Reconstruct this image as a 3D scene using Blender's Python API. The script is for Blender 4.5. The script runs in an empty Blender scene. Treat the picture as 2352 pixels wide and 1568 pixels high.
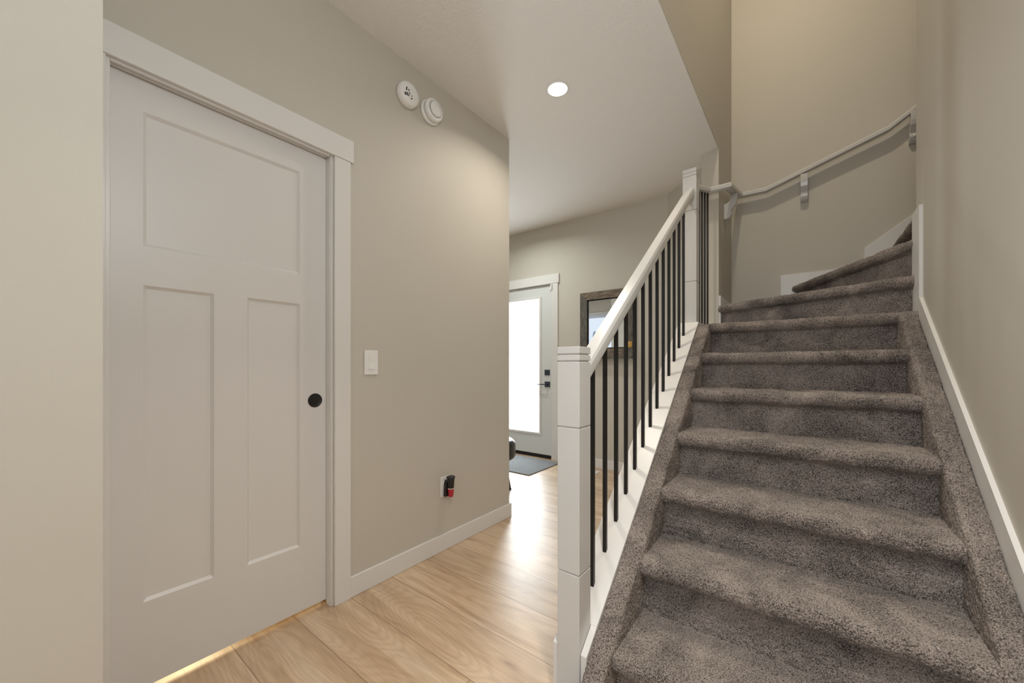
import bpy, bmesh, math, random
import numpy as np
from mathutils import Vector

sc = bpy.context.scene
COL = sc.collection
PI = math.pi

# ------------------------------------------------------------------ camera
cam_d = bpy.data.cameras.new('camera')
cam_d.sensor_width = 36.0
cam_d.lens = 878.767 / 2352.0 * 36.0
cam_d.shift_y = 56.0 / 2352.0
cam_d.clip_start = 0.02
cam = bpy.data.objects.new('camera', cam_d)
cam.location = (0, 0, 1.0951)
cam.rotation_euler = (PI / 2, 0, math.radians(37.5456))
COL.objects.link(cam)
sc.camera = cam

# ------------------------------------------------------------------ view, world, lights
sc.view_settings.view_transform = 'Standard'
sc.view_settings.look = 'None'
sc.view_settings.gamma = 1.0
sc.view_settings.exposure = -0.04
sc.view_settings.use_curve_mapping = False
sc.cycles.max_bounces = 10
sc.cycles.diffuse_bounces = 6
sc.cycles.sample_clamp_indirect = 4.0

w = bpy.data.worlds.new('overcast_sky')
sc.world = w
w.use_nodes = True
bg = w.node_tree.nodes['Background']
bg.inputs['Color'].default_value = (0.80, 0.88, 1.0, 1)
bg.inputs['Strength'].default_value = 1.1


def area(name, loc, rot, size, power, col, size_y=None, spread=180, shape=None):
    d = bpy.data.lights.new(name, 'AREA')
    d.energy = power
    d.color = col
    d.size = size
    if size_y:
        d.shape = 'RECTANGLE'
        d.size_y = size_y
    else:
        d.shape = 'DISK'
    d.spread = math.radians(spread)
    o = bpy.data.objects.new(name, d)
    o.location = loc
    o.rotation_euler = rot
    COL.objects.link(o)
    return o


WARM = (1.0, 0.92, 0.80)
NEUT = (0.86, 0.94, 1.0)
COOL = (0.80, 0.90, 1.0)
# the hall downlight seen in the photo; globe, stair foot, rear and living lights are unseen, added fill
area('hall_lamp', (-1.172, 1.971, 2.722), (0, 0, 0), 0.10, 7.6, WARM, spread=150)
gl = bpy.data.lights.new('globe_fill', 'POINT')  # unseen fill added to lift the left wall and door, no fixture
gl.energy = 22.0
gl.color = NEUT
gl.shadow_soft_size = 0.14
glo = bpy.data.objects.new('globe_fill', gl)
glo.location = (0.05, 0.36, 2.06)
COL.objects.link(glo)
area('stair_foot_fill', (0.05, 0.45, 2.722), (0, 0, 0), 0.12, 10.5, (1.0, 0.96, 0.90), spread=100)  # unseen fill added to brighten the lower treads
area('rear_fill', (-0.05, -1.3, 2.722), (0, 0, 0), 0.12, 9.0, NEUT, spread=170)  # unseen fill added behind the camera
area('rear_fill', (-0.05, -2.9, 2.722), (0, 0, 0), 0.12, 9.0, NEUT, spread=170)
area('living_fill', (-4.4, 1.4, 2.722), (0, 0, 0), 0.12, 16.0, (0.93, 1.0, 0.97), spread=170)  # unseen fill added to brighten the foyer
area('foyer_lamp', (-2.50, 3.08, 2.722), (0, 0, 0), 0.12, 12.0, (0.95, 1.0, 0.95), spread=160)
# cool daylight fill added behind the camera, at the unseen rear window
area('rear_daylight_fill', (-0.45, -4.38, 1.35), (PI / 2, 0, 0), 1.7, 40.0, COOL, size_y=2.0)
# warm landing lamp over the upper stair
area('landing_lamp', (-0.10, 2.25, 5.26), (0, 0, 0), 0.16, 34.0, (1.0, 0.89, 0.71), spread=180)
# closet light behind the pocket door
area('closet_lamp', (-2.45, 0.52, 0.42), (0, -0.9, 0), 0.30, 4.5, (1.0, 0.78, 0.46))

# ------------------------------------------------------------------ materials


def lin(c):
    c = c / 255.0
    return c / 12.92 if c <= 0.04045 else ((c + 0.055) / 1.055) ** 2.4


def srgb(r, g, b):
    return (lin(r), lin(g), lin(b), 1)


def newmat(name):
    m = bpy.data.materials.new(name)
    m.use_nodes = True
    nt = m.node_tree
    return m, nt, nt.nodes['Principled BSDF']


def N(nt, t, **kw):
    n = nt.nodes.new(t)
    for k, v in kw.items():
        setattr(n, k, v)
    return n


def noise(nt, vec, scale, detail=2.0, rough=0.5, dist=0.0):
    n = N(nt, 'ShaderNodeTexNoise')
    n.inputs['Scale'].default_value = scale
    n.inputs['Detail'].default_value = detail
    n.inputs['Roughness'].default_value = rough
    n.inputs['Distortion'].default_value = dist
    nt.links.new(vec, n.inputs['Vector'])
    return n.outputs['Fac']


def coords(nt):
    g = N(nt, 'ShaderNodeNewGeometry')
    return g.outputs['Position']


def ramp(nt, fac, stops):
    r = N(nt, 'ShaderNodeValToRGB')
    el = r.color_ramp.elements
    while len(el) < len(stops):
        el.new(0.5)
    for e, (p, c) in zip(el, stops):
        e.position = p
        e.color = c
    nt.links.new(fac, r.inputs['Fac'])
    return r.outputs['Color']


def math_n(nt, op, a, b=None, c=None):
    n = N(nt, 'ShaderNodeMath', operation=op)
    for i, v in enumerate((a, b, c)):
        if v is None:
            continue
        if isinstance(v, (int, float)):
            n.inputs[i].default_value = v
        else:
            nt.links.new(v, n.inputs[i])
    return n.outputs[0]


def bump(nt, bsdf, h, strength, dist):
    b = N(nt, 'ShaderNodeBump')
    b.inputs['Strength'].default_value = strength
    b.inputs['Distance'].default_value = dist
    nt.links.new(h, b.inputs['Height'])
    nt.links.new(b.outputs['Normal'], bsdf.inputs['Normal'])


def paint(name, col, rough, bscale=None, bstr=0.2, bdist=0.002, spec=0.4, vary=0.0):
    m, nt, b = newmat(name)
    b.inputs['Base Color'].default_value = col
    b.inputs['Roughness'].default_value = rough
    b.inputs['Specular IOR Level'].default_value = spec
    if bscale:
        p = coords(nt)
        h = noise(nt, p, bscale, 3.0, 0.55)
        bump(nt, b, h, bstr, bdist)
    return m


M = {}
M['wall'] = paint('wall_paint', srgb(197, 191, 180), 0.55, 260, 0.12, 0.0015, 0.3)
M['ceiling'] = paint('ceiling_stipple', srgb(232, 229, 225), 0.85, 95, 0.55, 0.006, 0.2)
M['trim'] = paint('white_trim_paint', srgb(220, 217, 214), 0.33, 40, 0.05, 0.001, 0.45)
M['door'] = paint('white_door_paint', srgb(219, 216, 214), 0.38, 60, 0.05, 0.001, 0.45)
M['front_door'] = paint('front_door_paint', srgb(214, 216, 214), 0.4, None)
M['rail'] = paint('rail_enamel', srgb(204, 202, 199), 0.25, 60, 0.06, 0.001, 0.5)
M['black'] = paint('black_metal', srgb(20, 18, 17), 0.42, None, spec=0.5)
M['black_plastic'] = paint('black_plastic', srgb(26, 24, 24), 0.3, None, spec=0.5)
M['graphite'] = paint('graphite_hardware', srgb(58, 62, 72), 0.4, None)
M['plastic'] = paint('white_plastic', srgb(235, 234, 232), 0.22, None, spec=0.5)
M['rubber'] = paint('black_rubber', srgb(20, 20, 21), 0.6, None)
M['leather'] = paint('black_leather', srgb(28, 27, 30), 0.28, 180, 0.15, 0.001, 0.6)
M['dark_wood'] = paint('dark_wood_leg', srgb(74, 52, 42), 0.45, None)
M['gap'] = paint('shadow_gap_void', srgb(40, 36, 33), 0.9, None)


def mat_floor():
    m, nt, b = newmat('oak_plank_floor')
    L = nt.links
    pos = coords(nt)
    sx = N(nt, 'ShaderNodeSeparateXYZ')
    L.new(pos, sx.inputs[0])
    X, Y = sx.outputs[0], sx.outputs[1]
    W = 0.2259
    LEN = 1.83
    yy = math_n(nt, 'DIVIDE', math_n(nt, 'SUBTRACT', Y, 0.744), W)
    row = math_n(nt, 'FLOOR', yy)
    fy = math_n(nt, 'FRACT', yy)
    sft = math_n(nt, 'ADD', math_n(nt, 'MULTIPLY', math_n(nt, 'SINE', math_n(nt, 'MULTIPLY', row, 2.1)), 0.2), 0.62)
    notzero = math_n(nt, 'GREATER_THAN', math_n(nt, 'ABSOLUTE', row), 0.5)
    sft = math_n(nt, 'MULTIPLY', sft, notzero)
    xx = math_n(nt, 'DIVIDE', math_n(nt, 'SUBTRACT', math_n(nt, 'ADD', X, 0.93), sft), LEN)
    col = math_n(nt, 'FLOOR', xx)
    fx = math_n(nt, 'FRACT', xx)
    # distance to seam in metres
    dy = math_n(nt, 'MULTIPLY', math_n(nt, 'MINIMUM', fy, math_n(nt, 'SUBTRACT', 1.0, fy)), W)
    dx = math_n(nt, 'MULTIPLY', math_n(nt, 'MINIMUM', fx, math_n(nt, 'SUBTRACT', 1.0, fx)), LEN)
    dseam = math_n(nt, 'MINIMUM', dx, dy)
    seam = math_n(nt, 'LESS_THAN', dseam, 0.0011)
    # per-plank random
    wn = N(nt, 'ShaderNodeTexWhiteNoise', noise_dimensions='2D')
    cv = N(nt, 'ShaderNodeCombineXYZ')
    L.new(row, cv.inputs[0])
    L.new(col, cv.inputs[1])
    L.new(cv.outputs[0], wn.inputs['Vector'])
    rnd = wn.outputs['Value']
    # grain coordinates: long along X, offset per plank
    gx = math_n(nt, 'ADD', math_n(nt, 'MULTIPLY', X, 1.0), math_n(nt, 'MULTIPLY', rnd, 37.0))
    gy = math_n(nt, 'ADD', math_n(nt, 'MULTIPLY', Y, 1.0), math_n(nt, 'MULTIPLY', rnd, 11.0))

    def vec(a, bb):
        c = N(nt, 'ShaderNodeCombineXYZ')
        L.new(math_n(nt, 'MULTIPLY', gx, a), c.inputs[0])
        L.new(math_n(nt, 'MULTIPLY', gy, bb), c.inputs[1])
        L.new(rnd, c.inputs[2])
        return c.outputs[0]
    broad = noise(nt, vec(1.3, 13.0), 1.0, 4.0, 0.6, 0.5)
    fine = noise(nt, vec(9.0, 190.0), 1.0, 3.0, 0.6, 0.2)
    # cathedral figure: rings of a stretched noise field
    fld = noise(nt, vec(0.9, 5.0), 1.0, 1.5, 0.45, 0.35)
    ring = math_n(nt, 'FRACT', math_n(nt, 'MULTIPLY', fld, 26.0))
    ring = math_n(nt, 'ABSOLUTE', math_n(nt, 'SUBTRACT', ring, 0.5))
    c1 = ramp(nt, broad, [(0.26, srgb(160, 130, 101)), (0.42, srgb(192, 163, 131)), (0.56, srgb(209, 183, 153)), (0.75, srgb(216, 194, 167))])
    mix = N(nt, 'ShaderNodeMix', data_type='RGBA', blend_type='MULTIPLY')
    mix.inputs[0].default_value = 0.55
    L.new(c1, mix.inputs[6])
    L.new(ramp(nt, ring, [(0.0, (0.80, 0.76, 0.71, 1)), (0.35, (1, 1, 1, 1))]), mix.inputs[7])
    mix2 = N(nt, 'ShaderNodeMix', data_type='RGBA', blend_type='MULTIPLY')
    mix2.inputs[0].default_value = 0.7
    L.new(mix.outputs[2], mix2.inputs[6])
    L.new(ramp(nt, fine, [(0.3, (0.80, 0.77, 0.73, 1)), (0.6, (1, 1, 1, 1))]), mix2.inputs[7])
    # knots: rare dark specks
    kn = N(nt, 'ShaderNodeTexVoronoi', feature='F1')
    kn.inputs['Scale'].default_value = 1.0
    L.new(vec(2.2, 8.5), kn.inputs['Vector'])
    kmask = ramp(nt, kn.outputs['Distance'], [(0.0, (0.45, 0.38, 0.32, 1)), (0.07, (0.8, 0.76, 0.72, 1)), (0.16, (1, 1, 1, 1))])
    mix3 = N(nt, 'ShaderNodeMix', data_type='RGBA', blend_type='MULTIPLY')
    mix3.inputs[0].default_value = 0.8
    L.new(mix2.outputs[2], mix3.inputs[6])
    L.new(kmask, mix3.inputs[7])
    # plank tone
    tone = N(nt, 'ShaderNodeMix', data_type='RGBA', blend_type='MULTIPLY')
    tone.inputs[0].default_value = 1.0
    L.new(mix3.outputs[2], tone.inputs[6])
    L.new(ramp(nt, rnd, [(0.0, (0.90, 0.89, 0.87, 1)), (1.0, (1.03, 1.02, 1.0, 1))]), tone.inputs[7])
    fin = N(nt, 'ShaderNodeMix', data_type='RGBA')
    L.new(seam, fin.inputs[0])
    L.new(tone.outputs[2], fin.inputs[6])
    fin.inputs[7].default_value = srgb(120, 92, 66)
    L.new(fin.outputs[2], b.inputs['Base Color'])
    L.new(math_n(nt, 'ADD', math_n(nt, 'MULTIPLY', fine, 0.08), 0.42), b.inputs['Roughness'])
    b.inputs['Specular IOR Level'].default_value = 0.55
    b.inputs['Coat Weight'].default_value = 1.0
    b.inputs['Coat Roughness'].default_value = 0.38
    hgt = math_n(nt, 'SUBTRACT', math_n(nt, 'MULTIPLY', fine, 0.25), seam)
    bump(nt, b, hgt, 0.25, 0.0012)
    return m


M['floor'] = mat_floor()


def mat_carpet():
    m, nt, b = newmat('grey_brown_carpet')
    L = nt.links
    pos = coords(nt)
    v = N(nt, 'ShaderNodeTexVoronoi', feature='F1')
    v.inputs['Scale'].default_value = 270
    L.new(pos, v.inputs['Vector'])
    n1 = noise(nt, pos, 300, 3.0, 0.65, 0.6)
    n2 = noise(nt, pos, 6, 4.0, 0.6, 0.8)
    h = math_n(nt, 'SUBTRACT', n1, math_n(nt, 'MULTIPLY', v.outputs['Distance'], 0.55))
    h2 = math_n(nt, 'ADD', h, math_n(nt, 'MULTIPLY', math_n(nt, 'SUBTRACT', n2, 0.5), 0.62))  # brushed-pile shading put into the colour as broad patches
    c = ramp(nt, h2, [(0.0, srgb(54, 48, 45)), (0.15, srgb(116, 105, 98)), (0.36, srgb(168, 154, 145)), (0.6, srgb(194, 180, 170))])  # shade in the gaps between tufts is coloured dark
    L.new(c, b.inputs['Base Color'])
    b.inputs['Roughness'].default_value = 0.95
    b.inputs['Specular IOR Level'].default_value = 0.1
    b.inputs['Sheen Weight'].default_value = 0.25
    b.inputs['Sheen Roughness'].default_value = 0.6
    b.inputs['Sheen Tint'].default_value = (0.9, 0.85, 0.8, 1)
    bump(nt, b, h, 0.9, 0.006)
    return m


M['carpet'] = mat_carpet()


def mat_weathered(name, ca, cb, cc, axis):
    m, nt, b = newmat(name)
    L = nt.links
    pos = coords(nt)
    mp = N(nt, 'ShaderNodeMapping')
    mp.inputs['Scale'].default_value = (14, 60, 60) if axis == 'x' else (60, 60, 14)
    L.new(pos, mp.inputs['Vector'])
    n = noise(nt, mp.outputs[0], 1.0, 5.0, 0.7, 0.8)
    c = ramp(nt, n, [(0.3, ca), (0.52, cb), (0.7, cc)])
    L.new(c, b.inputs['Base Color'])
    b.inputs['Roughness'].default_value = 0.7
    bump(nt, b, n, 0.5, 0.003)
    return m


M['barn_x'] = mat_weathered('weathered_barnwood', srgb(62, 52, 44), srgb(116, 101, 86), srgb(150, 135, 118), 'x')
M['barn_z'] = mat_weathered('weathered_grey_barnwood', srgb(58, 54, 49), srgb(94, 89, 82), srgb(122, 117, 108), 'z')


def mat_emit(name, col, st, refl=0.0):
    m, nt, b = newmat(name)
    b.inputs['Base Color'].default_value = (0.8, 0.8, 0.8, 1)
    b.inputs['Roughness'].default_value = 0.5
    b.inputs['Emission Color'].default_value = col
    b.inputs['Emission Strength'].default_value = st
    return m


M['lens'] = mat_emit('lit_downlight_lens', (1.0, 0.93, 0.80, 1), 9.0)


def mat_frosted():
    # obscured glass: daylight put into the pane as an even glow of its own
    m, nt, b = newmat('frosted_daylit_glass')
    b.inputs['Base Color'].default_value = (0.85, 0.88, 0.9, 1)
    b.inputs['Roughness'].default_value = 0.35
    b.inputs['Emission Color'].default_value = (0.87, 0.95, 1.0, 1)
    b.inputs['Emission Strength'].default_value = 12.0
    p = coords(nt)
    bump(nt, b, noise(nt, p, 120, 2.0), 0.1, 0.001)
    return m


M['frosted'] = mat_frosted()


def mat_mirror():
    m, nt, b = newmat('mirror_silvering')
    b.inputs['Base Color'].default_value = (0.86, 0.88, 0.88, 1)
    b.inputs['Metallic'].default_value = 1.0
    b.inputs['Roughness'].default_value = 0.02
    return m


M['mirror'] = mat_mirror()


def mat_glass(name, col, rough=0.02):
    m, nt, b = newmat(name)
    b.inputs['Base Color'].default_value = col
    b.inputs['Transmission Weight'].default_value = 1.0
    b.inputs['Roughness'].default_value = rough
    b.inputs['IOR'].default_value = 1.45
    return m


M['glass'] = mat_glass('clear_bottle_glass', (0.95, 0.96, 0.94, 1))
M['cork'] = paint('amber_cork', srgb(196, 154, 84), 0.6, 300, 0.2, 0.001)
M['red_oil'] = paint('red_fragrance_oil', srgb(176, 22, 48), 0.18, None, spec=0.6)


def mat_mat():
    m, nt, b = newmat('ribbed_grey_doormat')
    L = nt.links
    pos = coords(nt)
    sx = N(nt, 'ShaderNodeSeparateXYZ')
    L.new(pos, sx.inputs[0])
    st = math_n(nt, 'FRACT', math_n(nt, 'MULTIPLY', sx.outputs[0], 44.0))
    st = math_n(nt, 'ABSOLUTE', math_n(nt, 'SUBTRACT', st, 0.5))
    n = noise(nt, pos, 140, 3.0, 0.7)
    f = math_n(nt, 'ADD', math_n(nt, 'MULTIPLY', st, 1.5), math_n(nt, 'MULTIPLY', math_n(nt, 'SUBTRACT', n, 0.5), 1.1))
    c = ramp(nt, f, [(0.08, srgb(66, 68, 70)), (0.35, srgb(112, 114, 116)), (0.7, srgb(160, 162, 163))])
    L.new(c, b.inputs['Base Color'])
    b.inputs['Roughness'].default_value = 0.9
    bump(nt, b, f, 0.6, 0.004)
    return m


M['mat'] = mat_mat()
M['snow'] = paint('pale_ground', srgb(196, 200, 204), 0.9, None)
M['conifer'] = paint('hazy_conifer', srgb(150, 160, 168), 0.9, None)  # distance haze mixed into the foliage colour
M['siding'] = paint('outside_siding', srgb(150, 150, 148), 0.8, None)

# ------------------------------------------------------------------ builders


def tag(o, label=None, cat=None, group=None, kind=None):
    if label:
        o['label'] = label
    if cat:
        o['category'] = cat
    if group:
        o['group'] = group
    if kind:
        o['kind'] = kind
    return o


def empty(name, loc, **kw):
    o = bpy.data.objects.new(name, None)
    o.location = loc
    o.empty_display_size = 0.05
    COL.objects.link(o)
    return tag(o, **kw)


class MB:
    def __init__(s):
        s.v = []
        s.f = []
        s.sm = []

    def add(s, verts, faces, smooth=False):
        n = len(s.v)
        s.v += [tuple(map(float, p)) for p in verts]
        s.f += [tuple(i + n for i in f) for f in faces]
        s.sm += [smooth] * len(faces)
        return s

    def box(s, x0, x1, y0, y1, z0, z1):
        return s.add([(x0, y0, z0), (x1, y0, z0), (x1, y1, z0), (x0, y1, z0), (x0, y0, z1), (x1, y0, z1), (x1, y1, z1), (x0, y1, z1)],
                     [(3, 2, 1, 0), (4, 5, 6, 7), (0, 1, 5, 4), (1, 2, 6, 5), (2, 3, 7, 6), (3, 0, 4, 7)])

    def prism(s, poly, axis, a0, a1, smooth=False):
        # poly: 2D points in the plane across AXIS, extruded from a0 to a1
        n = len(poly)

        def P(p, a):
            return (a, p[0], p[1]) if axis == 'x' else (p[0], a, p[1]) if axis == 'y' else (p[0], p[1], a)
        vs = [P(p, a0) for p in poly] + [P(p, a1) for p in poly]
        fs = [tuple(range(n))[::-1], tuple(range(n, 2 * n))]
        k = len(s.v)
        s.add(vs, fs)
        s.v = s.v[:k] + s.v[k:]
        m = len(s.v) - 2 * n
        for i in range(n):
            j = (i + 1) % n
            s.f.append((m + i, m + j, m + n + j, m + n + i))
            s.sm.append(smooth)
        return s

    def lathe(s, prof, c, axis='z', seg=32, smooth=True, su=1.0, sv=1.0):
        # prof: [(r, h)], revolved about an axis through c
        n = len(s.v)
        for r, h in prof:
            for k in range(seg):
                a = 2 * PI * k / seg
                u, v = r * math.cos(a) * su, r * math.sin(a) * sv
                p = (c[0] + u, c[1] + v, c[2] + h) if axis == 'z' else (c[0] + h, c[1] + u, c[2] + v) if axis == 'x' else (c[0] + u, c[1] + h, c[2] + v)
                s.v.append(p)
        for i in range(len(prof) - 1):
            for k in range(seg):
                k2 = (k + 1) % seg
                s.f.append((n + i * seg + k, n + i * seg + k2, n + (i + 1) * seg + k2, n + (i + 1) * seg + k))
                s.sm.append(smooth)
        m = len(prof) - 1
        s.f.append(tuple(n + k for k in range(seg))[::-1])
        s.sm.append(False)
        s.f.append(tuple(n + m * seg + k for k in range(seg)))
        s.sm.append(False)
        return s

    def sweep(s, pts, prof, smooth=False):
        # PROF: [(side, up)] swept along PTS with mitred corners; side is to the right of travel
        pts = [Vector(p) for p in pts]
        n = len(s.v)
        m = len(prof)
        for i, p in enumerate(pts):
            def hd(a, b):
                d = Vector((b.x - a.x, b.y - a.y, 0))
                return d.normalized()
            d0 = hd(pts[i - 1], p) if i > 0 else hd(p, pts[1])
            d1 = hd(p, pts[i + 1]) if i < len(pts) - 1 else d0
            r0, r1 = Vector((d0.y, -d0.x, 0)), Vector((d1.y, -d1.x, 0))
            b = (r0 + r1)
            b = b.normalized()
            k = 1.0 / max(0.3, b.dot(r0))
            for a, u in prof:
                q = p + b * (a * k) + Vector((0, 0, u))
                s.v.append(tuple(q))
        for i in range(len(pts) - 1):
            for j in range(m):
                j2 = (j + 1) % m
                s.f.append((n + i * m + j, n + i * m + j2, n + (i + 1) * m + j2, n + (i + 1) * m + j))
                s.sm.append(smooth)
        s.f.append(tuple(n + j for j in range(m))[::-1])
        s.f.append(tuple(n + (len(pts) - 1) * m + j for j in range(m)))
        s.sm += [False, False]
        return s

    def build(s, name, mat, parent=None, bevel=0.0, seg=2, kind=None):
        me = bpy.data.meshes.new(name)
        off = parent.matrix_world.translation if parent is not None else Vector((0, 0, 0))
        if parent is not None:
            off = Vector(parent.location)
            q = parent.parent
            while q is not None:
                off = off + Vector(q.location)
                q = q.parent
        me.from_pydata([(x - off.x, y - off.y, z - off.z) for x, y, z in s.v], [], s.f)
        me.update()
        me.polygons.foreach_set('use_smooth', s.sm)
        bm = bmesh.new()
        bm.from_mesh(me)
        bmesh.ops.recalc_face_normals(bm, faces=bm.faces)
        bm.to_mesh(me)
        bm.free()
        o = bpy.data.objects.new(name, me)
        me.materials.append(mat)
        COL.objects.link(o)
        if parent is not None:
            o.parent = parent
        if bevel:
            b = o.modifiers.new('edge', 'BEVEL')
            b.width = bevel
            b.segments = seg
            b.limit_method = 'ANGLE'
            b.angle_limit = math.radians(40)
        if kind:
            o['kind'] = kind
        return o


def struct(name, mb, mat, parent=None, bevel=0.0):
    return mb.build(name, mat, parent, bevel, kind=None if parent is not None else 'structure')


# ------------------------------------------------------------------ key dimensions (metres)
H = 2.743
XL = -1.7146          # hall face of the left wall
YE = 2.197            # its far end
YF = 3.831            # foyer far wall
XS = -0.528           # stairwell face of the wall stub
WT = 0.119
YS = 3.272            # front of the wall stub
YB = 3.90             # back wall of the stair
XR = 0.445            # right wall
XA, XB = -0.478, 0.361    # carpet between the curbs
RISE = 0.1944
GO = 0.256
NOSE1 = 1.385 - GO    # nose tip of the first tread


def nosing(y):
    return 0.3888 + 0.7594 * (y - 1.38)


# ------------------------------------------------------------------ room shell
struct('floor', MB().box(-6.3, 4.1, -4.6, 3.96, -0.12, 0.0), M['floor'])
mb = MB()
mb.box(-6.3, XS - 0.0015, -4.6, 3.95, H, H + 0.26)
mb.box(XS - 0.0015, XR + 0.115, -4.6, 0.6, H, H + 0.26)
struct('ceiling', mb, M['ceiling'])
# left partition with the pocket door opening
X0 = XL - 0.115
mb = MB()
mb.box(X0, XL, 0.1164, 0.16, 0, H)
mb.box(X0, XL, 0.886, YE, 0, H)
mb.box(X0, XL, 0.16, 0.886, 2.06, H)
struct('wall_left', mb, M['wall'])
struct('wall_near_left', MB().box(X0, -1.20, -1.4, 0.1164, 0, H), M['wall'])
struct('wall_rear_left', MB().box(X0 - 0.1, X0, -4.6, 0.06, 0, H), M['wall'])
struct('wall_closet', MB().box(-2.75, -2.65, 0.1, 1.15, 0, H).box(-2.65, X0, 1.05, 1.15, 0, H), M['wall'])
# right wall, full height beside the stair, turning at the winders
struct('wall_right', MB().box(XR, XR + 0.115, -4.6, 2.80, 0, 5.3).box(XR + 0.115, 4.0, 2.68, 2.80, 0, 5.3), M['wall'])
struct('wall_stair_back', MB().box(-0.66, 4.1, YB, YB + 0.12, 0, 5.3), M['wall'])
mb = MB()
mb.box(XS - WT, XS, YS, YB, 0, 5.3)
mb.box(XS - WT, XS, 0.6, YS, H + 0.012, 5.3)
struct('wall_stair_left', mb, M['wall'])
struct('wall_stair_front', MB().box(XS - WT, XR + 0.115, 0.5, 0.6, H + 0.26, 5.3), M['wall'])
struct('wall_landing_end', MB().box(4.0, 4.1, 2.68, YB, 0, 5.3), M['wall'])
struct('ceiling_landing', MB().box(XS - WT, 4.1, 0.5, YB + 0.1, 5.3, 5.4), M['ceiling'])
# foyer far wall round the front door
DX0, DX1 = -3.30, -2.352
mb = MB()
mb.box(-6.3, DX0, YF, YF + 0.12, 0, H)
mb.box(DX1, -0.66, YF, YF + 0.12, 0, H)
mb.box(DX0, DX1, YF, YF + 0.12, 2.06, H)
struct('wall_far', mb, M['wall'])
struct('wall_diagonal', MB().prism([(XS - WT, 3.443), (-1.057, YF), (XS - WT, YF)], 'z', 0, H), M['wall'])
# living room
struct('wall_living_left', MB().box(-6.3, -6.2, -0.1, 3.95, 0, H), M['wall'])
WX0, WX1, WZ0, WZ1 = -4.40, -2.84, 0.35, 2.265
mb = MB()
mb.box(-6.3, WX0, -0.12, 0.0, 0, H)
mb.box(WX1, X0 - 0.1, -0.12, 0.0, 0, H)
mb.box(WX0, WX1, -0.12, 0.0, WZ1, H)
mb.box(WX0, WX1, -0.12, 0.0, 0, WZ0)
struct('wall_living_back', mb, M['wall'])
# room behind the camera, with its wide window
RX0, RX1, RZ0, RZ1 = -1.35, 0.40, 0.3, 2.4
mb = MB()
mb.box(X0 - 0.1, RX0, -4.6, -4.48, 0, H)
mb.box(RX1, XR + 0.115, -4.6, -4.48, 0, H)
mb.box(RX0, RX1, -4.6, -4.48, RZ1, H)
mb.box(RX0, RX1, -4.6, -4.48, 0, RZ0)
struct('wall_back', mb, M['wall'])
mb = MB()
for x in (RX0, -0.51, RX1 - 0.07):
    mb.box(x, x + 0.07, -4.58, -4.5, RZ0, RZ1)
mb.box(RX0, RX1, -4.58, -4.5, RZ0, RZ0 + 0.07)
mb.box(RX0, RX1, -4.58, -4.5, RZ1 - 0.07, RZ1)
struct('window_1', mb, M['trim'])
mb = MB()
for x0, x1, z0, z1 in ((WX0, WX0 + 0.05, WZ0, WZ1), (WX1 - 0.05, WX1, WZ0, WZ1), (WX0, WX1, WZ0, WZ0 + 0.05), (WX0, WX1, WZ1 - 0.05, WZ1)):
    mb.box(x0, x1, -0.10, -0.05, z0, z1)
struct('window_2', mb, M['trim'])

# baseboards
BH = 0.097
mb = MB()
mb.box(XL, XL + 0.013, 0.966, YE + 0.013, 0, BH)
mb.box(X0 - 0.013, XL, YE, YE + 0.013, 0, BH)
struct('baseboard_left', mb, M['trim'], bevel=0.003)
struct('baseboard_far', MB().box(-2.266, -1.06, YF - 0.013, YF, 0, BH), M['trim'], bevel=0.003)
mb = MB()
a, b_ = Vector((XS - WT, 3.443)), Vector((-1.057, YF))
nrm = Vector((-0.707, -0.707)) * 0.013
mb.prism([tuple(a), tuple(b_), tuple(b_ + nrm), tuple(a + nrm)], 'z', 0, BH)
struct('baseboard_diagonal', mb, M['trim'])
mb = MB()
mb.box(XS, XS + 0.014, YS, YB, 1.36, 1.630)
mb.box(XS, -0.168, YB - 0.014, YB, 1.36, 1.630)
struct('baseboard_winder', mb, M['trim'], bevel=0.003)

# ------------------------------------------------------------------ pocket door and its casing
DXF = -1.755   # door face


def panel_door(mb, y0, y1, z0, z1, panels, face, back, depth=0.009, slope=0.010):
    ys = sorted({y0, y1} | {p[i] for p in panels for i in (0, 1)})
    zs = sorted({z0, z1} | {p[i] for p in panels for i in (2, 3)})
    for i in range(len(ys) - 1):
        for j in range(len(zs) - 1):
            cy, cz = (ys[i] + ys[i + 1]) / 2, (zs[j] + zs[j + 1]) / 2
            if any(p[0] < cy < p[1] and p[2] < cz < p[3] for p in panels):
                continue
            mb.add([(face, ys[i], zs[j]), (face, ys[i + 1], zs[j]), (face, ys[i + 1], zs[j + 1]), (face, ys[i], zs[j + 1])], [(0, 1, 2, 3)])
    for a0, a1, c0, c1 in panels:
        o = [(face, a0, c0), (face, a1, c0), (face, a1, c1), (face, a0, c1)]
        n = [(face - depth, a0 + slope, c0 + slope), (face - depth, a1 - slope, c0 + slope), (face - depth, a1 - slope, c1 - slope), (face - depth, a0 + slope, c1 - slope)]
        mb.add(o + n, [(0, 1, 5, 4), (1, 2, 6, 5), (2, 3, 7, 6), (3, 0, 4, 7), (4, 5, 6, 7)])
    mb.add([(back, y0, z0), (back, y1, z0), (back, y1, z1), (back, y0, z1)], [(3, 2, 1, 0)])
    for q in (((y0, z0), (y1, z0)), ((y1, z0), (y1, z1)), ((y1, z1), (y0, z1)), ((y0, z1), (y0, z0))):
        (ya, za), (yb, zb) = q
        mb.add([(face, ya, za), (face, yb, zb), (back, yb, zb), (back, ya, za)], [(0, 1, 2, 3)])
    return mb


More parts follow.
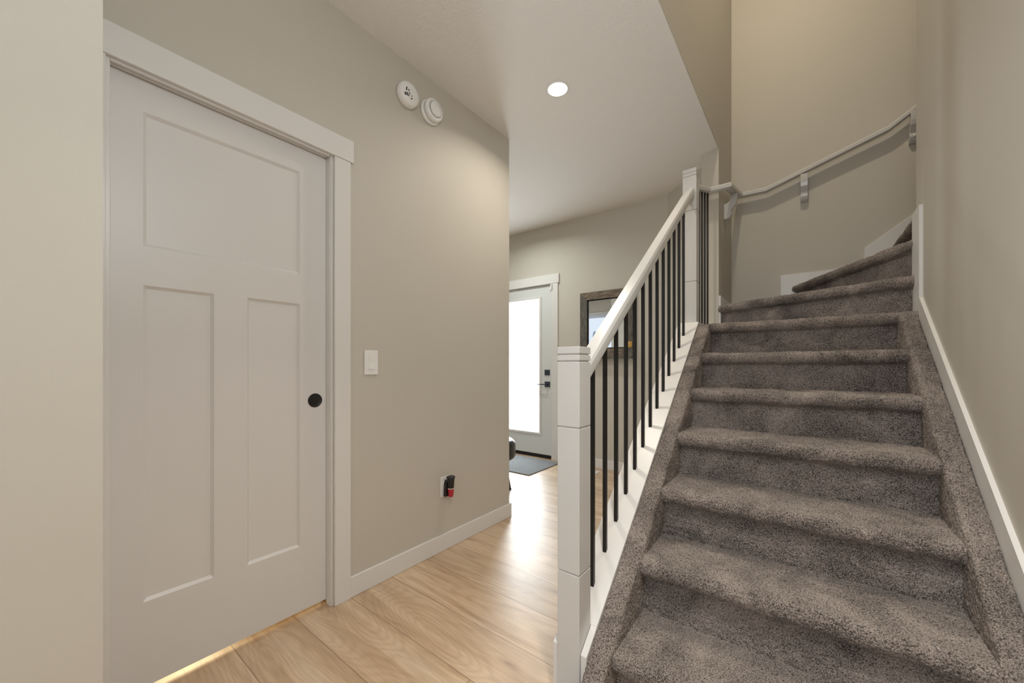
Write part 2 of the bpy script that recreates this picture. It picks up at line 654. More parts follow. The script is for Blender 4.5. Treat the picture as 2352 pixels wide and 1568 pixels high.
door1 = panel_door(MB(), 0.165, 0.879, 0.021, 2.062, [(0.262, 0.762, 1.496, 1.944), (0.262, 0.456, 0.305, 1.365), (0.562, 0.762, 0.305, 1.366)], DXF, DXF - 0.035).build('door_1', M['door'], kind='structure')
pull = MB()
pc = (DXF, 0.826, 0.940)
pull.lathe([(0.0310, 0.0), (0.0310, 0.0025), (0.0275, 0.0030), (0.0262, 0.0012), (0.0250, 0.0006), (0.004, 0.0006)], pc, 'x', 40)
o = pull.build('flush_pull', M['black'], door1)
o['label'] = 'round black flush pull'
mb = MB()
mb.box(DXF - 0.0352, DXF + 0.0003, 0.8785, 0.8796, 0.88, 0.985)
mb.build('edge_latch', M['black'], door1)
# jambs
mb = MB()
mb.box(X0, DXF - 0.040, 0.872, 0.886, 0, 2.06)
mb.box(DXF + 0.003, XL + 0.001, 0.8785, 0.886, 0, 2.06)
mb.box(DXF + 0.003, XL - 0.004, 0.8755, 0.8785, 0, 2.06)
mb.box(DXF + 0.004, XL + 0.001, 0.16, 0.1815, 0, 2.06)
struct('trim_1', mb, M['trim'], bevel=0.0015)
mb = MB()
mb.box(DXF + 0.004, DXF + 0.020, 0.1815, 0.8735, 2.049, 2.06)
mb.box(DXF + 0.028, XL + 0.001, 0.1815, 0.8735, 2.046, 2.06)
struct('trim_2', mb, M['trim'], bevel=0.0015)
mb = MB()
mb.box(XL, XL + 0.016, 0.8895, 0.966, 0, 2.052)
mb.box(XL, XL + 0.016, 0.1175, 0.171, 0, 2.052)
struct('trim_3', mb, M['trim'], bevel=0.002)
struct('trim_4', MB().box(XL, XL + 0.020, 0.1175, 0.979, 2.052, 2.154), M['trim'], bevel=0.002)

# ------------------------------------------------------------------ front door
fy = YF + 0.012
mb = MB()
gx0, gx1, gz0, gz1 = -3.09, -2.537, 0.297, 1.898
sx0, sx1, sz0, sz1 = DX0 + 0.012, -2.357, 0.036, 2.048
mb.box(sx0, gx0, fy, fy + 0.044, sz0, sz1)
mb.box(gx1, sx1, fy, fy + 0.044, sz0, sz1)
mb.box(gx0, gx1, fy, fy + 0.044, sz0, gz0)
mb.box(gx0, gx1, fy, fy + 0.044, gz1, sz1)
door2 = mb.build('door_2', M['front_door'], kind='structure')
mb = MB()
mw = 0.029
for x0, x1, z0, z1 in ((gx0 - mw, gx0, gz0 - mw, gz1 + mw), (gx1, gx1 + mw, gz0 - mw, gz1 + mw), (gx0, gx1, gz0 - mw, gz0), (gx0, gx1, gz1, gz1 + mw)):
    mb.box(x0, x1, fy - 0.012, fy + 0.002, z0, z1)
mb.build('glass_frame', M['trim'], door2, bevel=0.005)
o = MB().box(gx0, gx1, fy + 0.008, fy + 0.016, gz0, gz1).build('frosted_pane', M['frosted'], door2)
o['label'] = 'tall frosted glass pane glowing with daylight'
MB().box(sx0, sx1, fy - 0.006, fy + 0.04, 0.002, 0.040).build('door_sweep', M['rubber'], door2, bevel=0.003)
o = MB().box(-2.460, -2.390, fy - 0.012, fy, 0.986, 1.050).build('deadbolt', M['graphite'], door2, bevel=0.003)
MB().box(-2.431, -2.419, fy - 0.026, fy - 0.012, 1.004, 1.032).build('thumb_turn', M['graphite'], o, bevel=0.002)
o = MB().box(-2.460, -2.386, fy - 0.010, fy, 0.846, 0.911).build('lever_rose', M['graphite'], door2, bevel=0.003)
mb = MB()
mb.lathe([(0.011, 0.0), (0.011, -0.045), (0.009, -0.048)], (-2.424, fy - 0.01, 0.878), 'y', 16)
mb.box(-2.535, -2.415, fy - 0.060, fy - 0.046, 0.871, 0.884)
mb.build('lever_handle', M['graphite'], o, bevel=0.003)
mb = MB()
mb.box(DX1 - 0.004, DX1 + 0.083, YF - 0.016, YF, 0, 2.055)
mb.box(DX0 - 0.083, DX0 + 0.004, YF - 0.016, YF, 0, 2.055)
struct('trim_5', mb, M['trim'], bevel=0.002)
struct('trim_6', MB().box(DX0 - 0.098, DX1 + 0.098, YF - 0.020, YF, 2.055, 2.162), M['trim'], bevel=0.002)
mb = MB()
mb.box(DX1 - 0.004, DX1, YF, YF + 0.12, 0, 2.06)
mb.box(DX0, DX0 + 0.004, YF, YF + 0.12, 0, 2.06)
mb.box(DX0, DX1, YF, YF + 0.12, 2.052, 2.06)
struct('trim_7', mb, M['trim'])
MB().box(DX1 - 0.010, DX1 + 0.012, YF - 0.030, YF - 0.016, 1.985, 2.045).box(DX1 - 0.035, DX1 - 0.012, fy - 0.012, fy, 1.975, 1.990).build('door_guard', M['trim'], door2, bevel=0.002)

# ------------------------------------------------------------------ carpeted staircase
rng = np.random.RandomState(4)
_tab = rng.rand(65536)


def vnoise(P, scale, seed=0):
    Q = P / scale + 1000.0 + seed * 17.3
    I = np.floor(Q).astype(np.int64)
    F = Q - I
    F = F * F * (3 - 2 * F)
    out = 0
    for dx in (0, 1):
        for dy in (0, 1):
            for dz in (0, 1):
                h = ((I[..., 0] + dx) * 73856093 ^ (I[..., 1] + dy) * 19349663 ^ (I[..., 2] + dz) * 83492791) & 65535
                wgt = (F[..., 0] if dx else 1 - F[..., 0]) * (F[..., 1] if dy else 1 - F[..., 1]) * (F[..., 2] if dz else 1 - F[..., 2])
                out = out + _tab[h] * wgt
    return out - 0.5


def carpet_grid(name, G, parent, flip=False, amp=1.0):
    """G: (n, m, 3) world positions of a smooth surface; tufts are pushed out along its normal."""
    du = np.gradient(G, axis=0)
    dv = np.gradient(G, axis=1)
    nn = np.cross(du, dv)
    nn /= np.maximum(np.linalg.norm(nn, axis=2, keepdims=True), 1e-9)
    if flip:
        nn = -nn
    d = 0.0050 * vnoise(G, 0.0075, 1) + 0.0046 * vnoise(G, 0.0050, 2) + 0.007 * vnoise(G, 0.07, 3)
    P = G + nn * (d * amp)[..., None]
    n, m = G.shape[:2]
    off = np.array(parent.location)
    V = (P - off).reshape(-1, 3)
    idx = np.arange(n * m).reshape(n, m)
    q = np.stack([idx[:-1, :-1], idx[1:, :-1], idx[1:, 1:], idx[:-1, 1:]], axis=-1).reshape(-1, 4)
    if flip:
        q = q[:, ::-1]
    me = bpy.data.meshes.new(name)
    me.vertices.add(len(V))
    me.vertices.foreach_set('co', V.astype(np.float32).ravel())
    me.loops.add(len(q) * 4)
    me.loops.foreach_set('vertex_index', q.astype(np.int32).ravel())
    me.polygons.add(len(q))
    me.polygons.foreach_set('loop_start', (np.arange(len(q)) * 4).astype(np.int32))
    me.update(calc_edges=True)
    me.polygons.foreach_set('use_smooth', np.ones(len(q), bool))
    me.materials.append(M['carpet'])
    me.update()
    o = bpy.data.objects.new(name, me)
    COL.objects.link(o)
    o.parent = parent
    return o


def resample(poly, step):
    poly = np.array(poly, float)
    seg = np.linalg.norm(np.diff(poly, axis=0), axis=1)
    s = np.concatenate([[0], np.cumsum(seg)])
    n = max(2, int(round(s[-1] / step)) + 1)
    t = np.linspace(0, s[-1], n)
    return np.stack([np.interp(t, s, poly[:, k]) for k in range(poly.shape[1])], axis=1)


def step_profile(depth, drop=RISE):
    """Side view of one carpeted step: (distance behind the nose tip, height above the tread)."""
    p = [(depth, 0.0), (0.05, 0.001)]
    r = 0.030
    for k in range(15):
        a = PI / 2 + PI * 0.93 * k / 14
        p.append((r + r * math.cos(a) * 1.0, -r + r * math.sin(a) + 0.0015))
    p += [(0.030, -0.0610), (0.040, -0.066), (0.044, -0.080), (0.042, -0.12), (0.038, -drop - 0.01)]
    return p


stair = empty('carpeted_staircase', (-0.06, 1.15, 0.0), label='winding staircase covered in grey-brown carpet between the black balusters and the right wall', cat='staircase')
for k in range(1, 8):
    zt = k * RISE
    y = NOSE1 + GO * (k - 1)
    res = 0.0030 if k <= 4 else 0.0042
    x0, x1 = (XA - 0.006, XB + 0.006) if k < 7 else (-0.546, 0.432)
    if k < 7:
        pr = resample(step_profile(GO + 0.036), res)
        xs = np.linspace(x0, x1, int((x1 - x0) / res))
        G = np.zeros((len(xs), len(pr), 3))
        G[..., 0] = xs[:, None]
        G[..., 1] = y + pr[None, :, 0]
        G[..., 2] = zt + pr[None, :, 1]
    else:
        xs = np.linspace(x0, x1, int((x1 - x0) / res))
        cols = []
        nrow = None
        for x in xs:
            f = (0.43 - x) / 0.956
            yb = 2.80 + 0.53 * f          # foot of the first winder riser
            if x < -0.53:
                yb = YS
            dep = max(0.10, yb + 0.035 - y)
            pp = np.array(step_profile(dep))
            a = resample(pp[:2], 1e9)
            top = np.linspace(pp[0], pp[1], 90)
            rest = resample(pp[1:], res)
            cols.append(np.concatenate([top[:-1], rest]))
        pr = np.array(cols)
        G = np.zeros(pr.shape[:2] + (3,))
        G[..., 0] = xs[:, None]
        G[..., 1] = y + pr[..., 0]
        G[..., 2] = zt + pr[..., 1]
    carpet_grid('step', G, stair)


def winder(zt, p0, p1, lines, name='winder_step', res=0.0045, dmax=1.2):
    """Step whose nose runs p0 -> p1; the tread runs back until it meets the first of LINES (a, b)."""
    p0, p1 = np.array(p0), np.array(p1)
    Lg = np.linalg.norm(p1 - p0)
    t = (p1 - p0) / Lg
    back = np.array([t[1], -t[0]])
    if back @ np.array([0.4, 1.0]) < 0:
        back = -back
    ss = np.linspace(0, Lg, int(Lg / res))
    cols = []
    for s_ in ss:
        p = p0 + t * s_
        best = dmax
        for a, b in lines:
            a, b = np.array(a), np.array(b)
            e = b - a
            den = back[0] * e[1] - back[1] * e[0]
            if abs(den) < 1e-9:
                continue
            u = ((a[0] - p[0]) * e[1] - (a[1] - p[1]) * e[0]) / den
            if u > 0.0:
                best = min(best, u)
        dep = max(0.06, best)
        pp = np.array(step_profile(dep))
        top = np.linspace(pp[0], pp[1], 120)
        rest = resample(pp[1:], res)
        prof = np.concatenate([top[:-1], rest])
        cols.append([(p[0] + back[0] * d, p[1] + back[1] * d, zt + z) for d, z in prof])
    G = np.array(cols)
    nrm = np.cross(np.gradient(G, axis=0)[len(ss) // 2, 5], np.gradient(G, axis=1)[len(ss) // 2, 5])
    return carpet_grid(name, G, stair, flip=nrm[2] < 0)


W1a, W1b = (0.432, 2.755), (-0.530, 3.262)
W2a, W2b = (0.432, 2.792), (-0.092, 3.885)
W3a, W3b = (0.478, 2.815), (0.478, 3.885)
winder(8 * RISE, W1a, W1b, [((XS, 3.0), (XS, 4.0)), ((-1, YB - 0.012), (1, YB - 0.012)), ((W2a[0] + 0.036, W2a[1] + 0.015), (W2b[0] + 0.036, W2b[1] + 0.015))])
winder(9 * RISE, W2a, W2b, [((-1, YB - 0.012), (2, YB - 0.012)), ((W3a[0] + 0.036, 2.0), (W3a[0] + 0.036, 4.0))])
winder(10 * RISE, W3a, W3b, [((0.85, 2), (0.85, 4))])


def curb(x0, x1, name, inner, dz=0.0):
    """Carpet rolled over the sloping curb beside the treads."""
    yA, yB_ = 0.62, 2.72
    r = 0.016
    pts = []
    top0, top1 = -0.004, -0.004
    if inner > 0:      # inner face looks to +x
        pts = [(x0 - 0.001, -0.10), (x0 - 0.001, -0.010)]
        for k in range(7):
            a = PI - (PI / 2) * k / 6
            pts.append((x0 + 0.010 + 0.010 * math.cos(a), dz - 0.010 + 0.010 * math.sin(a)))
        for k in range(9):
            a = PI / 2 - (PI / 2) * k / 8
            pts.append((x1 - r + r * math.cos(a), dz - r + r * math.sin(a)))
        pts.append((x1, -0.30))
    else:
        pts = [(x0, -0.30)]
        for k in range(9):
            a = PI - (PI / 2) * k / 8
            pts.append((x0 + r + r * math.cos(a), dz - r + r * math.sin(a)))
        for k in range(7):
            a = PI / 2 - (PI / 2) * k / 6
            pts.append((x1 - 0.010 + 0.010 * math.cos(a), dz - 0.030 - 0.010 + 0.010 * math.sin(a)))
        pts += [(x1, -0.14)]
    pr = resample(pts, 0.0032)
    L = (yB_ - yA) * 1.256
    ys = np.linspace(yA, yB_, int(L / 0.0036))
    G = np.zeros((len(ys), len(pr), 3))
    G[..., 0] = pr[None, :, 0]
    G[..., 1] = ys[:, None]
    G[..., 2] = np.array([nosing(v) for v in ys])[:, None] + pr[None, :, 1]
    G[..., 2] = np.maximum(G[..., 2], 0.0)
    G[..., 2] = np.minimum(G[..., 2], 7 * RISE - 0.004)
    nrm = np.cross(np.gradient(G, axis=0)[60, 12], np.gradient(G, axis=1)[60, 12])
    o = carpet_grid(name, G, stair, flip=(nrm[0] * inner < 0) if False else None or nrm[2] < 0)
    return o


curb(-0.545, XA, 'carpeted_curb', 1)
curb(XB, 0.431, 'carpeted_curb', -1)

# white closed stringer under the balusters
def cap(y):
    return nosing(y) + 0.010


ZL = 7 * RISE + 0.016
yL = 1.38 + (ZL - 0.010 - 0.3888) / 0.7594
mb = MB()
mb.prism([(1.1675, 0), (YS, 0), (YS, ZL), (yL, ZL), (1.1675, cap(1.1675))], 'x', -0.667, -0.5455)
mb.prism([(1.092, 0), (1.1675, 0), (1.1675, cap(1.1675)), (1.092, cap(1.092))], 'x', -0.5665, -0.5455)
mb.prism([(1.092, 0), (1.1675, 0), (1.1675, cap(1.1675)), (1.092, cap(1.092))], 'x', -0.667, -0.6490)
o = mb.build('stringer', M['trim'], stair, bevel=0.002)
o['label'] = 'white painted stringer with sloping cap'

# white skirting on the right wall and up the winders
mb = MB()
ra = 0.065
mb.prism([(0.87, 0.0), (1.15, 0.0), (2.66, nosing(2.66) - 0.25), (2.66, nosing(2.66) + ra), (0.87, nosing(0.87) + ra)], 'x', 0.432, XR)
mb.box(0.432, XR, 2.66, 2.814, 1.22, 1.872)
mb.box(XR, 0.56, 2.80, 2.814, 1.22, 1.872)
struct('trim_8', mb, M['trim'])
mb = MB()
mb.prism([(-0.168, 1.50), (-0.168, 1.846), (0.347, 1.846), (0.347, 1.977), (1.6, 1.977 + 0.757 * 1.253), (1.6, 1.977 + 0.757 * 1.253 - 0.3), (0.45, 1.70), (0.1, 1.50)], 'y', YB - 0.014, YB)
struct('trim_9', mb, M['trim'], bevel=0.0015)

# ------------------------------------------------------------------ stair railing
BX = -0.6075
railing = empty('stair_railing', (BX, 1.127, 0.0), label='white stair railing with black square balusters and two newel posts', cat='railing')


def newel(x0, x1, y0, y1, z0, z1, grooves, name):
    mb = MB()
    g, d = 0.0022, 0.004
    zs = [z0]
    for q in sorted(grooves):
        zs += [q - g, q + g]
    zs.append(z1)
    for i in range(len(zs) - 1):
        if i % 2 == 0:
            mb.box(x0, x1, y0, y1, zs[i], zs[i + 1])
        else:
            mb.box(x0 + d, x1 - d, y0 + d, y1 - d, zs[i] - 0.001, zs[i + 1] + 0.001)
    return mb.build(name, M['rail'], railing, bevel=0.0018)


newel(-0.6475, -0.5675, 1.087, 1.167, 0.0, 1.157, [1.132, 1.110, 0.897, 0.429], 'newel_post')
newel(-0.651, -0.566, 2.708, 2.793, ZL, 2.392, [2.366, 2.343, 2.116, 1.649], 'newel_post')
# handrail
prof = [(-0.013, 0.800), (0.013, 0.800), (0.013, 0.806), (0.0265, 0.8075), (0.0285, 0.815), (0.0290, 0.832), (0.0282, 0.851), (0.0225, 0.8645), (0.0195, 0.866),
        (-0.0195, 0.866), (-0.0225, 0.8645), (-0.0282, 0.851), (-0.0290, 0.832), (-0.0285, 0.815), (-0.0265, 0.8075), (-0.013, 0.806)]
mb = MB()
mb.sweep([(BX, 1.1665, nosing(1.1665)), (BX, 2.7085, nosing(2.7085))], prof)
mb.build('handrail', M['rail'], railing, bevel=0.002)
for k in range(13):
    y = 1.265 + 0.10705 * k
    hb = 0.0067
    mb = MB()
    z0 = cap(y) - 0.006
    mb.add([(BX - hb, y - hb, cap(y - hb)), (BX + hb, y - hb, cap(y - hb)), (BX + hb, y + hb, cap(y + hb)), (BX - hb, y + hb, cap(y + hb)),
            (BX - hb, y - hb, nosing(y - hb) + 0.802), (BX + hb, y - hb, nosing(y - hb) + 0.802), (BX + hb, y + hb, nosing(y + hb) + 0.802), (BX - hb, y + hb, nosing(y + hb) + 0.802)],
           [(3, 2, 1, 0), (4, 5, 6, 7), (0, 1, 5, 4), (1, 2, 6, 5), (2, 3, 7, 6), (3, 0, 4, 7)])
    mb.build('baluster', M['black'], railing)
for y in (2.905, 2.995, 3.093, 3.193):
    zt = 2.276 + 0.307 * (y - 2.793) + 0.002
    MB().box(-0.596, -0.584, y - 0.006, y + 0.006, ZL, zt).build('baluster', M['black'], railing)

# ------------------------------------------------------------------ wall handrail round the winders
wrail = empty('wall_handrail', (-0.6, 2.80, 2.27), label='white wall handrail bending from the upper newel around the winders', cat='handrail')
prof2 = [(-0.012, -0.021), (0.012, -0.021), (0.025, -0.017), (0.025, 0.006), (0.018, 0.017), (0.006, 0.021), (-0.006, 0.021), (-0.018, 0.017), (-0.025, 0.006), (-0.025, -0.017)]
mb = MB()
mb.sweep([(-0.595, 2.793, 2.297), (-0.595, 3.225, 2.429), (-0.456, 3.225, 2.429), (-0.456, 3.842, 2.574), (-0.263, 3.842, 2.571), (0.474, 3.842, 2.805), (0.61, 3.842, 2.899), (1.9, 3.842, 2.899 + 0.757 * 1.29)], prof2)
mb.build('rail', M['rail'], wrail, bevel=0.0015)
corb = [(0.0, 0.0), (0.022, 0.002), (0.042, 0.014), (0.052, 0.032), (0.054, 0.046), (0.049, 0.056), (0.053, 0.068), (0.066, 0.086), (0.082, 0.108), (0.090, 0.135), (0.092, 0.165), (0.092, 0.198),
        (0.048, 0.198), (0.048, 0.165), (0.042, 0.145), (0.030, 0.131), (0.014, 0.125), (0.0, 0.123)]


def bracket(kind, a, z0):
    mb = MB()
    wd = 0.020
    if kind == 'left':
        mb.prism([(XS + d, z0 + z) for d, z in corb], 'y', a - wd, a + wd)
    else:
        mb.prism([(YB - d, z0 + z) for d, z in corb], 'x', a - wd - 0.004, a + wd + 0.004)
    o = mb.build('bracket', M['rail'], wrail, bevel=0.003)
    sm = MB()
    if kind == 'left':
        sm.lathe([(0.006, 0.0), (0.006, 0.002), (0.003, 0.003)], (XS + 0.052, a, z0 + 0.04), 'x', 14)
    else:
        sm.lathe([(0.007, 0.0), (0.0065, -0.0025), (0.003, -0.0035)], (a, YB - 0.0525, z0 + 0.040), 'y', 14)
    sm.build('screw_cap', M['plastic'], o)


bracket('left', 3.525, 2.280)
bracket('back', -0.012, 2.417)
bracket('back', 0.604, 2.672)

# ------------------------------------------------------------------ wall things
# recessed downlight
dl = empty('recessed_downlight', (-1.172, 1.971, H), label='round glowing recessed downlight in the white hall ceiling', cat='ceiling light')
mb = MB()
c = (-1.172, 1.971, H)
R0, R1 = 0.056, 0.066
seg = 48
ring = [(R1, 0.0), (R1, -0.003), (R0 + 0.003, -0.006), (R0, -0.004), (R0, 0.0)]
n0 = len(ring)
for r, h in ring:
    for k in range(seg):
        a = 2 * PI * k / seg
        mb.v.append((c[0] + r * math.cos(a), c[1] + r * math.sin(a), c[2] + h))
for i in range(n0 - 1):
    for k in range(seg):
        k2 = (k + 1) % seg
        mb.f.append((i * seg + k, i * seg + k2, (i + 1) * seg + k2, (i + 1) * seg + k))
        mb.sm.append(True)
mb.build('trim_ring', M['plastic'], dl)
o = MB().lathe([(R0, 0.0), (R0, -0.0025), (R0 * 0.9, -0.004), (0.004, -0.005)], c, 'z', 48).build('lens', M['lens'], dl)
o['label'] = 'glowing white lens'

# smoke alarm (vented dome) and the plain round alarm beside it
sa = empty('smoke_alarm', (XL, 1.284, 2.545), label='glossy white smoke alarm with dark curved vents, nearer the door', cat='smoke alarm', group='round alarms on the hall wall')
c = (XL, 1.288, 2.548)
mb = MB().lathe([(0.064, 0.0), (0.065, 0.020), (0.062, 0.036), (0.054, 0.045), (0.040, 0.050), (0.022, 0.052), (0.004, 0.0525)], c, 'x', 48)
mb.build('housing', M['plastic'], sa)


def dome(r):
    return float(np.interp(r, [0, 0.022, 0.040, 0.054, 0.062], [0.0525, 0.052, 0.050, 0.045, 0.036]))


def arc_slot(mb, r0, r1, a0, a1, n=8):
    vs, fs = [], []
    for k in range(n + 1):
        a = math.radians(a0 + (a1 - a0) * k / n)
        for r in (r0, r1):
            vs.append((c[0] + dome(r) + 0.0006, c[1] + r * math.cos(a), c[2] + r * math.sin(a)))
    for k in range(n):
        fs.append((2 * k, 2 * k + 1, 2 * k + 3, 2 * k + 2))
    mb.add(vs, fs, True)


for r0, r1 in ((0.016, 0.0220), (0.029, 0.0355)):
    for a0, a1 in ((155, 190), (203, 240), (262, 280)):
        mb = MB()
        arc_slot(mb, r0, r1, a0, a1)
        mb.build('vent_slot', M['black_plastic'], sa)
mb = MB()
for k in range(4):
    yy = c[1] - 0.042 + 0.0045 * k
    mb.box(c[0] + 0.046, c[0] + 0.0515, yy, yy + 0.002, c[2] - 0.030, c[2] - 0.017)
mb.build('speaker_grille', M['graphite'], sa)
MB().lathe([(0.0055, 0.048), (0.005, 0.053), (0.002, 0.054)], (c[0], c[1] + 0.022, c[2] - 0.022), 'x', 16).build('test_button', M['plastic'], sa)
ca = empty('smoke_alarm', (XL, 1.452, 2.545), label='white round alarm with stepped base and plain disc face, farther from the door', cat='smoke alarm', group='round alarms on the hall wall')
c = (XL, 1.452, 2.545)
MB().lathe([(0.067, 0.0), (0.068, 0.012), (0.064, 0.019), (0.050, 0.020)], c, 'x', 48).build('base_plate', M['plastic'], ca)
MB().lathe([(0.055, 0.020), (0.060, 0.024), (0.062, 0.042), (0.060, 0.050), (0.052, 0.054), (0.045, 0.055), (0.0445, 0.049), (0.020, 0.049)], c, 'x', 48).build('housing', M['plastic'], ca)
MB().lathe([(0.0405, 0.049), (0.0405, 0.060), (0.038, 0.063), (0.004, 0.0635)], (c[0], c[1] + 0.002, c[2]), 'x', 48).build('face_disc', M['plastic'], ca)

# switch
sw = empty('light_switch', (XL, 1.080, 1.111), label='white rocker light switch on the beige wall beside the pocket door', cat='light switch')
MB().box(XL, XL + 0.006, 1.043, 1.117, 1.051, 1.172).build('wall_plate', M['plastic'], sw, bevel=0.003)
mb = MB()
mb.prism([(XL + 0.005, 1.078), (XL + 0.0105, 1.078), (XL + 0.007, 1.111), (XL + 0.0085, 1.144), (XL + 0.005, 1.144)], 'y', 1.0635, 1.0965)
mb.build('rocker', M['plastic'], sw, bevel=0.0006)
for z in (1.063, 1.160):
    MB().lathe([(0.0028, 0.0055), (0.0026, 0.0068), (0.001, 0.007)], (XL, 1.080, z), 'x', 12).build('screw', M['plastic'], sw)
# outlet
ot = empty('wall_outlet', (XL, 1.571, 0.377), label='white outlet plate low on the hall wall behind the air freshener', cat='outlet')
MB().box(XL, XL + 0.006, 1.534, 1.608, 0.317, 0.436).build('wall_plate', M['plastic'], ot, bevel=0.003)
MB().box(XL + 0.005, XL + 0.009, 1.5545, 1.5875, 0.344, 0.410).build('receptacle', M['plastic'], ot, bevel=0.002)
# plug-in air freshener
af = empty('air_freshener', (XL + 0.01, 1.571, 0.377), label='plug-in air freshener with black top and red oil bottle', cat='air freshener')
mb = MB()
x0 = XL + 0.0095
mb.prism([(1.549, 0.322), (1.590, 0.322), (1.588, 0.398), (1.578, 0.418), (1.560, 0.418), (1.552, 0.400)], 'x', x0, x0 + 0.022)
mb.build('plug_body', M['black_plastic'], af, bevel=0.004)
cc = (XL + 0.0465, 1.576, 0.0)
mb = MB().lathe([(0.0185, 0.372), (0.0195, 0.385), (0.0205, 0.405), (0.0225, 0.425), (0.0265, 0.440), (0.022, 0.442), (0.004, 0.438)], cc, 'z', 28)
mb.box(XL + 0.028, XL + 0.044, 1.566, 1.586, 0.376, 0.410)
mb.build('warmer_top', M['black_plastic'], af)
o = MB().lathe([(0.0125, 0.322), (0.014, 0.326), (0.0165, 0.345), (0.0180, 0.366), (0.0178, 0.3705), (0.012, 0.3725)], cc, 'z', 28).build('oil_bottle', M['red_oil'], af)
o['label'] = 'red translucent oil bottle'
MB().lathe([(0.0183, 0.3695), (0.0188, 0.3700), (0.0188, 0.3728), (0.0183, 0.3732)], cc, 'z', 28).build('collar', M['plastic'], o)

# ------------------------------------------------------------------ foyer things
mir = empty('framed_mirror', (-1.68, YF, 1.172), label='mirror in a weathered wood frame hanging beside the front door', cat='mirror')
mx0, mx1, mz0, mz1 = -1.974, -1.385, 1.196, 1.892
fw, fd = 0.083, 0.034


def mitre(axis, side):
    y0, y1 = YF - fd, YF
    if axis == 'x':
        zo, zi = (mz1, mz1 - fw) if side > 0 else (mz0, mz0 + fw)
        q = [(mx0, zo), (mx1, zo), (mx1 - fw, zi), (mx0 + fw, zi)]
    else:
        xo, xi = (mx1, mx1 - fw) if side > 0 else (mx0, mx0 + fw)
        q = [(xo, mz0), (xo, mz1), (xi, mz1 - fw), (xi, mz0 + fw)]
    return MB().prism(q, 'y', y0, y1)


mitre('x', 1).build('frame_board', M['barn_x'], mir, bevel=0.002)
mitre('x', -1).build('frame_board', M['barn_x'], mir, bevel=0.002)
mitre('z', 1).build('frame_board', M['barn_z'], mir, bevel=0.002)
mitre('z', -1).build('frame_board', M['barn_z'], mir, bevel=0.002)
ix0, ix1, iz0, iz1 = mx0 + fw, mx1 - fw, mz0 + fw, mz1 - fw
mb = MB()
for q in ((ix0, ix0 + 0.010, iz0, iz1), (ix1 - 0.010, ix1, iz0, iz1), (ix0, ix1, iz0, iz0 + 0.010), (ix0, ix1, iz1 - 0.010, iz1)):
    mb.box(q[0], q[1], YF - 0.024, YF - 0.004, q[2], q[3])
mb.build('liner', M['rubber'], mir)
MB().box(ix0 + 0.008, ix1 - 0.008, YF - 0.014, YF - 0.006, iz0 + 0.008, iz1 - 0.008).build('mirror_glass', M['mirror'], mir)
o = MB().box(mx0, mx1 + 0.006, YF - 0.085, YF, 1.172, mz0).build('ledge', M['barn_z'], mir, bevel=0.002)
o['label'] = 'thin wooden ledge under the frame'
bt = empty('glass_bottle', (-1.405, YF - 0.058, mz0), label='small clear glass bottle with amber stopper at the mirror corner', cat='bottle')
c = (-1.405, YF - 0.058, mz0)
MB().lathe([(0.021, 0.0), (0.0225, 0.004), (0.0225, 0.060), (0.019, 0.074), (0.018, 0.082)], c, 'z', 24).build('flask', M['glass'], bt)
MB().lathe([(0.018, 0.0825), (0.0215, 0.090), (0.0225, 0.098), (0.0225, 0.142), (0.020, 0.146), (0.004, 0.147)], c, 'z', 24).build('stopper', M['cork'], bt)

dm = MB()
dm.box(-3.10, -2.186, 3.122, 3.740, 0.0005, 0.010)
tag(dm.build('door_mat', M['mat'], bevel=0.003), 'grey ribbed door mat on the floor at the front door', 'door mat')

fr = empty('floor_register', (-1.84, 3.63, 0.0), label='white floor vent register near the far wall baseboard', cat='floor vent')
mb = MB()
rx0, rx1, ry0, ry1 = -1.99, -1.688, 3.575, 3.690
mb.box(rx0, rx1, ry0, ry0 + 0.016, 0.0005, 0.005)
mb.box(rx0, rx1, ry1 - 0.016, ry1, 0.0005, 0.005)
mb.box(rx0, rx0 + 0.016, ry0 + 0.016, ry1 - 0.016, 0.0005, 0.005)
mb.box(rx1 - 0.016, rx1, ry0 + 0.016, ry1 - 0.016, 0.0005, 0.005)
mb.build('register_frame', M['plastic'], fr, bevel=0.001)
mb = MB()
for k in range(18):
    xx = rx0 + 0.02 + k * 0.0148
    mb.box(xx, xx + 0.008, ry0 + 0.014, ry1 - 0.014, 0.0008, 0.0040)
mb.build('louvres', M['plastic'], fr)

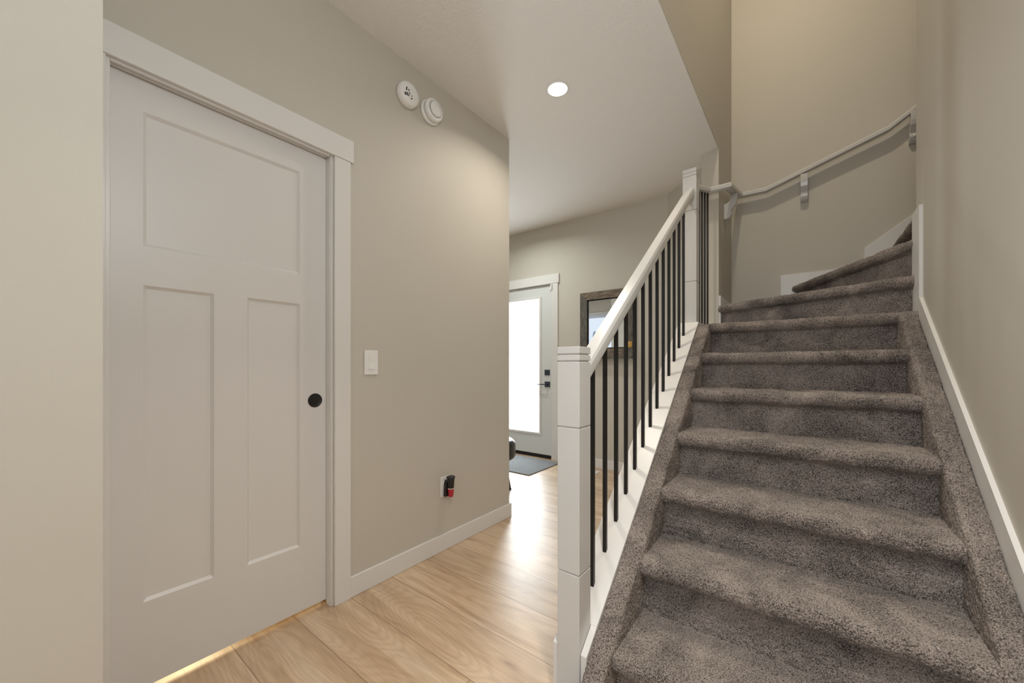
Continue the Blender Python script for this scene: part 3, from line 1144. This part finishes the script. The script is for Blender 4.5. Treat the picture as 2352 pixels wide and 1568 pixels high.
# stool, half hidden behind the end of the hall wall
SC = (-2.326, 2.633)
st = empty('padded_stool', (SC[0], SC[1], 0), label='black padded stool partly hidden behind the hall wall end', cat='stool')
mb = MB()
R, rr = 0.272, 0.06
prof = [(0.02, 0.25), (R - 0.04, 0.25)]
for k in range(8):
    a = -PI / 2 + PI / 2 * k / 7
    prof.append((R - rr * 0.7 + rr * 0.7 * math.cos(a), 0.292 + 0.042 * math.sin(a)))
for k in range(9):
    a = PI / 2 * k / 8
    prof.append((R - rr + rr * math.cos(a), 0.372 + rr * math.sin(a)))
prof += [(0.10, 0.437), (0.02, 0.438)]
mb.lathe(prof, (SC[0], SC[1], 0), 'z', 40)
mb.build('seat', M['leather'], st)
for k in range(4):
    a = math.radians(10.0 + 90 * k)
    u = Vector((math.cos(a), math.sin(a), 0))
    p0 = Vector((SC[0], SC[1], 0.26)) + u * 0.19
    p1 = Vector((SC[0], SC[1], 0.012)) + u * 0.25
    mb = MB()
    vs = []
    for p, r in ((p0, 0.017), (p1, 0.010)):
        for j in range(10):
            b = 2 * PI * j / 10
            vs.append((p.x + r * math.cos(b), p.y + r * math.sin(b), p.z))
    mb.add(vs, [(j, (j + 1) % 10, 10 + (j + 1) % 10, 10 + j) for j in range(10)], True)
    mb.add(vs, [tuple(range(10))[::-1], tuple(range(10, 20))])
    o = mb.build('leg', M['dark_wood'], st)
    MB().lathe([(0.013, 0.0), (0.014, 0.004), (0.012, 0.014), (0.009, 0.016)], (p1.x, p1.y, 0.0), 'z', 14).build('foot_pad', M['rubber'], o)

# ------------------------------------------------------------------ outside the living room window (seen only in the mirror)
struct('ground_outside', MB().box(-30, 12, -40, -4.7, -0.6, -0.4), M['snow'])
random.seed(3)
for k in range(8):
    tx = -11.5 + k * 1.95 + random.uniform(-0.05, 0.05)
    ty = -13.0 + random.uniform(-2.0, 2.0)
    hgt = random.uniform(3.0, 4.3)
    prof = []
    nt_ = 9
    for i in range(nt_):
        f = i / nt_
        r = (1 - f) * 0.85 + 0.03
        prof += [(r, 0.4 + f * hgt), (r * 0.55, 0.4 + (f + 0.75 / nt_) * hgt)]
    prof.append((0.01, 0.4 + hgt))
    t = empty('conifer_tree', (tx, ty, -0.4), label='hazy conifer seen reflected in the foyer mirror', cat='tree', group='conifers outside the window')
    MB().lathe(prof, (tx, ty, -0.4), 'z', 14, smooth=False).build('foliage', M['conifer'], t)
    MB().lathe([(0.09, 0.0), (0.08, 0.5)], (tx, ty, -0.4), 'z', 10).build('trunk', M['dark_wood'], t)
